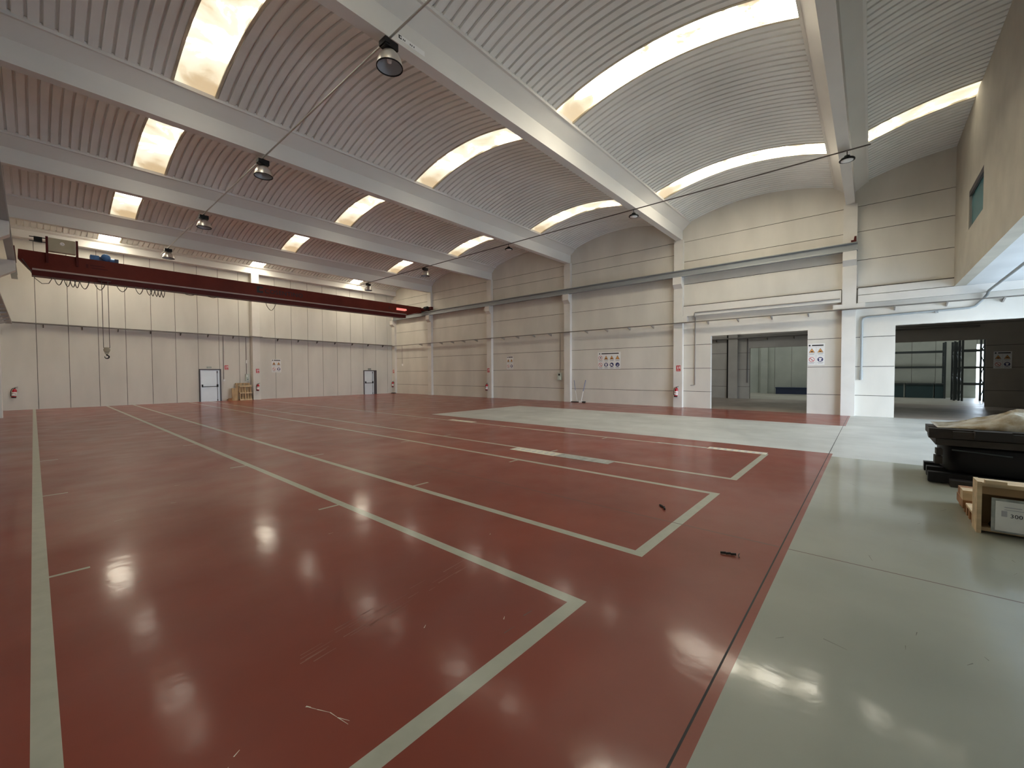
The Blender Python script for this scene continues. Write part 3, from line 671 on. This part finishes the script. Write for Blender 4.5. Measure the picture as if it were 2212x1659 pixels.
# ------------------------------------------------------------------ pallets against the back wall
def lean_pallet(name,label,x0,x1,h,ybase,lean,front):
    """pallet standing on its edge; front: 'open' shows stringers, 'deck' shows boards"""
    t=thing(name,label,'pallet',((x0+x1)/2,ybase,0),0,'wooden pallets leaning on the back wall')
    X=Matrix.Translation((0,ybase,0))@Matrix.Rotation(-lean,4,'X')
    w=x1-x0
    for i in range(5 if front=='open' else 4):
        n=5 if front=='open' else 4; bw=w/n*.74; xa=x0+i*(w-bw)/(n-1)
        mb=MB(); mb.box(xa,xa+bw,.10 if front=='open' else 0,.122 if front=='open' else .022,0,h); mb.build('deck_board',M['wood'],t,X)
    for z in (0,h/2-.04,h-.08):
        mb=MB(); mb.box(x0,x1,.022,.10,z,z+.08); mb.build('stringer',M['wood'],t,X)
        if front=='open':
            mb=MB(); mb.box(x0,x1,0,.022,z,z+.09); mb.build('bottom_board',M['woodlt'],t,X)
    return t
lean_pallet('wooden_pallet','square wooden pallet with open slats leaning beside the middle column',9.03,9.76,.98,31.90,.10,'open')
lean_pallet('wooden_pallet','tall wooden pallet leaning behind the square open pallet',8.86,9.70,1.16,32.13,.035,'deck')
t=thing('plank_stack','upright stack of wide boards left of the pallets','boards',(8.73,31.9,0))
for i in range(3):
    mb=MB(); X=Matrix.Translation((0,31.84+.06*i,0))@Matrix.Rotation(-.08,4,'X'); mb.box(8.57+.01*i,8.86-.02*i,0,.045,0,.84-.03*i); mb.build('board',M['wood'],t,X)
t=thing('wood_block','short wooden block lying on the floor left of the pallets','block',(8.46,31.9,0))
mb=MB(); mb.box(8.36,8.58,31.85,32.05,0,.12); mb.box(8.40,8.58,31.87,32.03,.12,.17); mb.build('block_body',M['woodred'],t)
# ------------------------------------------------------------------ brooms
t=thing('broom','thin broom with blue handle leaning on the column side, left of two','broom',(20.95,13.05,0))
mb=MB(); mb.tube([(XR-.03,13.46,1.30),(21.09,13.28,.70)],.017,8); mb.build('handle_grip',M['broomblue'],t)
mb=MB(); mb.tube([(21.09,13.28,.70),(20.99,13.08,.05)],.012,8); mb.build('handle_shaft',M['white'],t)
mb=MB(); mb.box(20.96,21.02,12.98,13.5,0,.05); mb.build('brush_head',M['blackm'],t)
t=thing('broom','white broom with dark grip and black head, right of two by the column','broom',(20.97,12.80,0))
mb=MB(); mb.tube([(XR-.03,12.66,1.31),(21.08,12.74,.66)],.022,8); mb.build('handle_grip',M['broomblue'],t)
mb=MB(); mb.tube([(21.08,12.74,.66),(20.95,12.80,.08)],.020,8); mb.build('handle_shaft',M['white'],t)
mb=MB(); mb.box(20.91,20.99,12.72,12.94,.0,.11,0); mb.box(20.90,21.0,12.52,12.72,0,.08,1); mb.build('brush_head',[M['white'],M['blackm']],t)
# ------------------------------------------------------------------ goods at the right
# dark stack: bottom skids, wrapped dark load, plank deck, plastic film heap
t=thing('skid_pallet','black bottom pallet under the dark stack at the right edge','pallet',(9.9,-1.5,0))
for (x0,x1,y0,y1,z0,z1,n) in ((9.20,9.34,-2.1,-.70,.02,.17,'skid'),(9.70,9.84,-2.1,-.72,.02,.17,'skid'),(10.15,10.3,-2.1,-.72,.02,.17,'skid'),(9.02,10.35,-1.35,-.93,.0,.10,'deck_board'),(9.02,10.35,-2.1,-1.65,.0,.10,'deck_board')):
    mb=MB(); mb.box(x0,x1,y0,y1,z0,z1); mb.build(n,M['black'] if n=='skid' else M['wooddk'],t)
t=thing('dark_load','rounded black wrapped load between the pallets at the right edge','load',(9.75,-1.55,.17))
mb=MB(); pf=[]
cx,cy=9.85,-1.66
def rr(rx,ry,n=28,p=3.2): return [(cx+rx*abs(math.cos(a))**(2/p)*math.copysign(1,math.cos(a)),cy+ry*abs(math.sin(a))**(2/p)*math.copysign(1,math.sin(a))) for a in [2*PI*i/n for i in range(n)]]
lv=[(.17,.60,.74),(.22,.64,.79),(.40,.65,.80),(.56,.66,.81),(.60,.62,.78)]
vs=[(x,y,z) for (z,a,b) in lv for (x,y) in rr(a,b)]; n=28
fs=[(i*n+j,i*n+(j+1)%n,(i+1)*n+(j+1)%n,(i+1)*n+j) for i in range(4) for j in range(n)]+[tuple(range(4*n,5*n)),tuple(range(n))[::-1]]
mb.add(vs,fs,0,True); mb.build('wrapped_body',M['black'],t)
mb=MB(); mb.box(9.25,9.45,-.86,-.775,.30,.42); mb.box(9.25,9.45,-.86,-.79,.44,.53); mb.build('side_block',M['wooddk'],t)
mb=MB(); mb.tube([(9.17,-.95,.545),(9.155,-1.2,.535),(9.15,-1.55,.51)],.012,6); mb.build('strap',M['rackm'],t)
t=thing('dark_pallet','dark wooden pallet on top of the black load at the right edge','pallet',(9.8,-1.4,.6))
for (x0,x1,y0,y1,z0,z1,n,m) in ((9.18,10.4,-2.3,-.775,.605,.70,'stringer','wooddk'),(9.20,9.33,-2.3,-.70,.705,.855,'deck_board','wooddk'),(9.12,9.28,-2.3,-.955,.725,.83,'deck_board','wooddk'),(9.05,9.2,-1.53,-1.17,.74,.86,'deck_board','blackm'),(9.42,9.72,-2.3,-.72,.705,.82,'deck_board','wooddk'),(9.82,10.35,-2.3,-.74,.705,.82,'deck_board','wooddk')):
    mb=MB(); mb.box(x0,x1,y0,y1,z0,z1); mb.build(n,M[m],t)
# plastic film heap
mb=MB(); N=26; K=22; vs=[]
for i in range(N+1):
    for j in range(K+1):
        u,v=i/N,j/K
        y=-.80-1.45*u; x=9.30+1.0*v
        env=(min(1,u*1.7)**1.5)*(math.sin(PI*min(1,max(0,v)))**.55)
        z=.862+.27*env+.035*env*math.sin(13*u+5*v)*math.cos(11*v-4*u)+.02*env*random.uniform(-1,1)
        vs.append((x+.02*math.sin(9*u),y,z))
fs=[(i*(K+1)+j,(i+1)*(K+1)+j,(i+1)*(K+1)+j+1,i*(K+1)+j+1) for i in range(N) for j in range(K)]
mb.add(vs,fs,0,True)
o=mb.build('plastic_sheet',M['film']); tag(o,'crumpled translucent plastic sheet heaped on the dark pallet','plastic sheet')
sd=o.modifiers.new('s','SOLIDIFY'); sd.thickness=.006; sd.offset=1
# crate with label sheet
t=thing('wooden_crate','shallow upright wooden crate with a white label sheet, right edge','crate',(6.72,-1.4,0))
yA,yB_=-.885,-2.2
mb=MB(); mb.box(6.66,6.92,yA-.036,yA,0,.555); mb.build('side_board',M['woodlt'],t)
mb=MB(); mb.box(6.66,6.92,yB_,yA-.036,.505,.55); mb.build('top_board',M['woodlt'],t)
mb=MB(); mb.box(6.70,6.92,yB_,yA-.036,.02,.06); mb.build('bottom_board',M['wood'],t)
mb=MB(); mb.box(6.88,6.91,yB_,yA-.036,.06,.505); mb.build('back_panel',M['card'],t)
mb=MB(); mb.box(6.655,6.665,yB_,yA-.036,.43,.51); mb.build('front_rail',M['card'],t)
mb=MB(); mb.box(6.62,6.68,-1.09,-.935,.55,.585); mb.build('top_cleat',M['woodlt'],t)
mb=MB(); mb.obox((6.80,-1.06,.14),Matrix.Rotation(.5,3,'X'),.2,.03,.22); mb.build('corner_brace',M['wooddk'],t)
mb=MB(); mb.box(6.667,6.672,-1.75,-.99,.04,.40,0); mb.build('plastic_sleeve',M['tapesilver'],t)
lb=None
mb=MB(); mb.box(6.658,6.664,-1.28,-1.018,.06,.372,0)
mb.box(6.655,6.6585,-1.10,-1.06,.215,.275,1)
mb.box(6.655,6.6585,-1.20,-1.08,.31,.318,2); mb.box(6.655,6.6585,-1.23,-1.08,.285,.291,2)
lb=mb.build('label_sheet',[M['paper'],M['signgrey'],M['signgrey']],t)
textmesh('label_text','3003',.055,M['ink'],lb,(6.656,-1.12,.21),Euler((PI/2,0,-PI/2)),.001)
lb.children[0].name='label_text'
t=thing('wooden_pallet','small pale wooden pallet on the floor behind the crate','pallet',(7.5,-1.4,0))
for (x0,x1,y0,y1,z0,z1,n,m) in ((7.0,7.42,-2.1,-.895,.115,.14,'deck_board','woodlt'),(7.0,7.09,-2.1,-.90,.0,.115,'bearer','woodred'),(7.19,7.27,-2.1,-.90,0,.115,'bearer','woodred'),(7.36,7.44,-2.1,-.90,0,.115,'bearer','woodred'),(7.5,7.98,-2.1,-.88,.05,.15,'deck_board','woodred'),(7.52,7.7,-1.0,-.88,.15,.27,'end_block','woodlt'),(7.72,7.98,-2.1,-.89,.15,.24,'deck_board','woodred'),(7.52,7.62,-2.1,-.9,0,.05,'bearer','woodred'),(7.86,7.96,-2.1,-.9,0,.05,'bearer','woodred')):
    mb=MB(); mb.box(x0,x1,y0,y1,z0,z1); mb.build(n,M[m],t)
# ------------------------------------------------------------------ floor labels and scraps
def strip(label,pts,m,marks=0,name='floor_label'):
    mb=MB(); n=len(pts); mb.prism(pts,2,.0005,.003,0)
    if marks:
        (xa,ya),(xb,yb)=pts[0],pts[2]
        for i in range(marks):
            u=(i+.6)/(marks+.4); y=ya+(yb-ya)*u; xc=(pts[0][0]+pts[1][0])/2; ww=abs(pts[1][0]-pts[0][0])*.28
            mb.prism([(xc-ww,y-.03),(xc+ww*random.uniform(.3,1),y-.03),(xc+ww,y+.02),(xc-ww*random.uniform(.3,1),y+.035)],2,.003,.0045,1)
    tag(mb.build(name,[m,M['signgrey']]),label,'floor label','strips stuck on the floor lines')
strip('cream printed strip stuck on the floor along the third lane line',[(7.12,6.25),(7.46,6.25),(7.46,5.03),(7.12,5.03)],M['sticker'],7)
strip('worn silver strip continuing the cream strip on the floor',[(7.14,5.02),(7.46,5.02),(7.46,3.78),(7.14,3.78)],M['tapesilver'])
strip('cream printed strip at the corner of the farthest marked lane',[(10.08,2.83),(10.34,2.83),(10.34,1.66),(10.08,1.66)],M['sticker'],8)
strip('torn silver remains of tape beside the farthest lane line',[(10.11,4.05),(10.22,4.0),(10.22,2.86),(10.11,2.86)],M['tapesilver'])
strip('cream strip far down the floor beside the grey field',[(10.15,12.0),(10.42,12.0),(10.42,10.7),(10.15,10.7)],M['sticker'],4)
def scrap(label,pts,w):
    mb=MB()
    for (a,b) in zip(pts,pts[1:]):
        mb.tube([(a[0],a[1],.012),(b[0],b[1],.018)],w,6)
    tag(mb.build('floor_scrap',M['blackm']),label,'scrap','dark scraps on the floor')
scrap('dark twisted scrap lying on the red floor near the floor joint',[(4.30,1.075),(4.31,1.03),(4.325,.99),(4.335,.945)],.011)
scrap('thin dark wire beside the twisted scrap on the red floor',[(4.385,.93),(4.33,.925),(4.275,.905)],.004)
scrap('small dark scrap inside the second lane on the red floor',[(5.345,2.07),(5.29,2.02),(5.27,1.985),(5.20,1.955)],.012)
# scratches and scuffs worn into the floor coating
def scuffs():
    mb=MB()
    def line(a,b,w,mi=0):
        d=Vector((b[0]-a[0],b[1]-a[1],0)); n=Vector((-d.y,d.x,0)).normalized()*w
        mb.add([(a[0]+n.x,a[1]+n.y,.0006),(a[0]-n.x,a[1]-n.y,.0006),(b[0]-n.x*.4,b[1]-n.y*.4,.0006),(b[0]+n.x*.4,b[1]+n.y*.4,.0006)],[(0,1,2,3)],mi)
    pts=[(.905,2.215),(.93,2.16),(.965,2.09),(.975,2.03),(1.005,1.965)]
    for a,b in zip(pts,pts[1:]): line(a,b,.0022,1)
    line((.975,2.03),(.99,1.95),.002,1); line((.90,2.225),(.915,2.20),.005,1)
    for k in range(26):
        x=1.0+random.uniform(0,1.5); y=2.62+(x-1)*.12+random.uniform(-.10,.10); l=random.uniform(.05,.3)
        line((x,y),(x+l,y+l*.12),random.uniform(.0015,.005),2)
    for (u,v) in ((.50,2.12),(.56,2.18),(.38,2.05),(2.15,1.95),(1.72,2.3),(3.2,3.1)):
        line((u,v),(u+.03,v+.02),.003,1)
    for k in range(60):
        x=random.uniform(.3,10); y=random.uniform(1.8,14); l=random.uniform(.02,.10); a=random.uniform(-.6,.6)
        line((x,y),(x+l*math.cos(a),y+l*math.sin(a)),random.uniform(.001,.004),random.choice((1,2,2,3)))
    for k in range(40):
        x=random.uniform(3,10.5); y=random.uniform(-1.5,.5); l=random.uniform(.03,.16); a=random.uniform(-PI,PI)
        line((x,y),(x+l*math.cos(a),y+l*math.sin(a)),random.uniform(.001,.003),3)
    structure(mb.build('floor_scuffs',[M['line'],M['sticker'],mat('scuff_brown',(.24,.10,.065),.5),mat('scuff_dark',(.10,.085,.07),.6)]))
scuffs()
# ------------------------------------------------------------------ halls beyond the openings
X2,X3=30.6,39.6
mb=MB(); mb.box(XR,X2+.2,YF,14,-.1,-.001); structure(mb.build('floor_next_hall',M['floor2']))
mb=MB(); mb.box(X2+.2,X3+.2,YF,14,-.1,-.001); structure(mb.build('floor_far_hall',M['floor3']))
mb=MB()
for (a,b,c,d) in ((6.0,14,0,8),(-.55,2.05,0,8),(YF,-4.25,0,8),(2.05,6.0,3.30,8),(-4.25,-.55,3.30,8)):
    zs=[0,.79,1.92,3.0,4.1,5.2,6.3,8]
    for z0,z1 in zip(zs,zs[1:]):
        u,w=max(c,z0),min(d,z1)
        if w>u: mb.box(X2,X2+.2,a,b,u+(.012 if u==z0 and u>0 else 0),w-.012,0)
    mb.box(X2+.03,X2+.17,a,b,c,d,1)
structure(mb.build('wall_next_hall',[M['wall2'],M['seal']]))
WY0,WY1,WZT=-6.0,-5.10,3.45
mb=MB(); ys=[YF,WY0]
yy=[14-1.15*i for i in range(30)]
cuts=sorted(set([y for y in yy if y>YF]+[YF,14,WY0,WY1]))
for a,b in zip(cuts,cuts[1:]):
    z0=WZT if (a>=WY0-1e-6 and b<=WY1+1e-6) else 0
    mb.box(X3,X3+.2,a+.01,b-.01,z0,8,0)
mb.box(X3+.03,X3+.17,YF,WY0,0,8,1); mb.box(X3+.03,X3+.17,WY1,14,0,8,1); mb.box(X3+.03,X3+.17,WY0,WY1,WZT,8,1)
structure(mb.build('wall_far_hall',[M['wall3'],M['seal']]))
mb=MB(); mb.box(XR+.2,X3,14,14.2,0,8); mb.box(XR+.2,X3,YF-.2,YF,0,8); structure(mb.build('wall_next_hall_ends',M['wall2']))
mb=MB(); mb.box(XR+.2,X3+.2,YF-.2,14.2,8,8.2); structure(mb.build('ceiling_next_hall',M['dark']))
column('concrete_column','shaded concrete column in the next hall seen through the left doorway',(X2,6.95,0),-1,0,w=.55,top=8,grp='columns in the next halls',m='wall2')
column('concrete_column','pale concrete column in the far hall seen through two doorways',(X3,6.65,0),-1,0,w=.5,d=.3,top=8,grp='columns in the next halls',m='wall3')
mb=MB(); mb.tube([(X2-.06,7.30,0),(X2-.06,7.30,8)],.05,8); tag(mb.build('drainpipe',M['blackm']),'dark vertical pipe beside the shaded column in the next hall','pipe')
drop('thin dark conduit ending low on the next hall wall',[(X2-.03,6.13,1.05),(X2-.03,6.13,3.98)],.03,M['conddk'])
t=thing('cable_tray','dark cable tray along the next hall wall above its doorway','cable tray',(X2-.1,4,3.9),0,'wall cable trays')
mb=MB(); mb.box(X2-.25,X2-.02,-4,13,3.93,4.0); mb.build('tray',M['tray'],t)
for y in (8.0,5.0,3.6):
    mb=MB(); mb.prism([(X2,3.78),(X2,3.93),(X2-.25,3.93),(X2-.25,3.90)],1,y-.03,y+.03); mb.build('bracket',M['tray'],t)
t=thing('storage_container','low dark blue container on the floor of the far hall','container',(38.9,4.6,0))
mb=MB(); mb.box(38.6,39.3,3.0,5.72,.0,.50); mb.build('container_body',M['bluebox'],t)
mb=MB(); mb.box(38.57,39.33,2.97,5.75,.45,.52); mb.build('container_rim',M['bluedk'],t)
# racks
def rack(label,x0,x1,y0,y1,levels,h,braces):
    t=thing('pallet_rack',label,'rack',((x0+x1)/2,(y0+y1)/2,0),0,'pallet racks in the far hall')
    for x in (x0,x1):
        for y in (y0,y1):
            mb=MB(); mb.box(x-.045,x+.045,y-.045,y+.045,0,h); mb.build('upright',M['rackm'],t)
        for z in levels:
            mb=MB(); mb.box(x-.025,x+.025,y0,y1,z-.06,z+.06); mb.build('beam',M['rackm'],t)
    if braces:
        for y in (y0,y1):
            for k in range(int(h/.65)):
                a,b=(x0,x1) if k%2 else (x1,x0)
                mb=MB(); mb.tube([(a,y,.15+k*.65),(b,y,.15+(k+1)*.65)],.022,6); mb.build('brace',M['rackm'],t)
    return t
rack('dark pallet rack along the far hall wall with two beam levels',38.0,38.9,-3.55,-.3,[2.0,3.0],3.6,True)
rack('dark braced rack end standing before the bright far opening',35.3,36.4,-4.85,-4.0,[.99,1.95,2.93],3.8,True)
rack('dark narrow rack frame between the two larger racks',35.6,36.6,-3.9,-3.72,[1.9],3.5,True)
for i,(a,b) in enumerate(((-1.65,-.35),(-3.05,-1.75),(-3.5,-3.12))):
    t=thing('storage_bin','dark teal storage bin under the far rack, %s'%['left','middle','right narrow'][i],'bin',(38.4,(a+b)/2,0),0,'bins under the far rack')
    mb=MB(); mb.box(38.08,38.8,a,b,0,.88); mb.build('bin_body',M['tealbox'],t)
    mb=MB(); mb.box(38.04,38.84,a-.02,b+.02,.86,.95); mb.build('bin_rim',M['rackm'],t)
# unseen glowing strips added to brighten the next halls
for i,(x0,x1,y0,y1,st) in enumerate(((25.0,26.2,7.5,13,3.2),(34.6,35.8,-8,13,2.0))):
    mb=MB(); mb.box(x0,x1,y0,y1,7.96,7.995); o=mb.build('skylight',emis('added_hall_glow',(.95,.97,.95),st)); tag(o,['added glowing strip over the next hall','added glowing strip over the far hall'][i],'skylight')
# ground outside
mb=MB(); mb.add([(-60,-80,-.12),(100,-80,-.12),(100,60,-.12),(-60,60,-.12)],[(0,1,2,3)]); structure(mb.build('ground_outside',M['asph']))
# ------------------------------------------------------------------ world, daylight portal, camera
W=bpy.data.worlds.new('World'); S.world=W; W.use_nodes=True
nt=W.node_tree; bg=nt.nodes['Background']
tc=nt.nodes.new('ShaderNodeTexCoord'); sp=nt.nodes.new('ShaderNodeSeparateXYZ'); nt.links.new(tc.outputs['Generated'],sp.inputs[0])
rp=nt.nodes.new('ShaderNodeValToRGB'); rp.color_ramp.elements[0].position=.0; rp.color_ramp.elements[0].color=(.74,.87,1,1); rp.color_ramp.elements[1].position=.6; rp.color_ramp.elements[1].color=(.62,.78,1,1)
nt.links.new(sp.outputs['Z'],rp.inputs[0]); nt.links.new(rp.outputs[0],bg.inputs['Color']); bg.inputs['Strength'].default_value=5.6
def portal(name,loc,rot,sx,sy):
    l=bpy.data.lights.new(name,'AREA'); l.shape='RECTANGLE'; l.size=sx; l.size_y=sy; l.cycles.is_portal=True
    o=bpy.data.objects.new(name,l); COL.objects.link(o); o.location=loc; o.rotation_euler=rot
portal('gate_daylight',((GX0+GX1)/2,YF-.1,GZ/2),(PI/2,0,0),GX1-GX0,GZ)
portal('far_hall_daylight',(X3+.1,(WY0+WY1)/2,WZT/2),(PI/2,0,PI/2),WY1-WY0,WZT)
yaw,pit,rol=[math.radians(a) for a in (49.103,-1.516,-.263)]
f=Vector((math.sin(yaw)*math.cos(pit),math.cos(yaw)*math.cos(pit),math.sin(pit)))
r=Vector((math.cos(yaw),-math.sin(yaw),0)); u=r.cross(f)
r2=r*math.cos(rol)+u*math.sin(rol); u2=-r*math.sin(rol)+u*math.cos(rol)
cam=bpy.data.cameras.new('camera'); cam.sensor_width=36; cam.lens=895.6/2212*36; cam.clip_end=300; cam.clip_start=.05
co=bpy.data.objects.new('camera',cam); COL.objects.link(co)
mw=Matrix((( r2.x,u2.x,-f.x,0),(r2.y,u2.y,-f.y,0),(r2.z,u2.z,-f.z,1.75),(0,0,0,1)))
co.matrix_world=mw
S.camera=co
S.view_settings.view_transform='Standard'; S.view_settings.look='None'; S.view_settings.gamma=1; S.view_settings.use_curve_mapping=False
S.view_settings.exposure=1.72
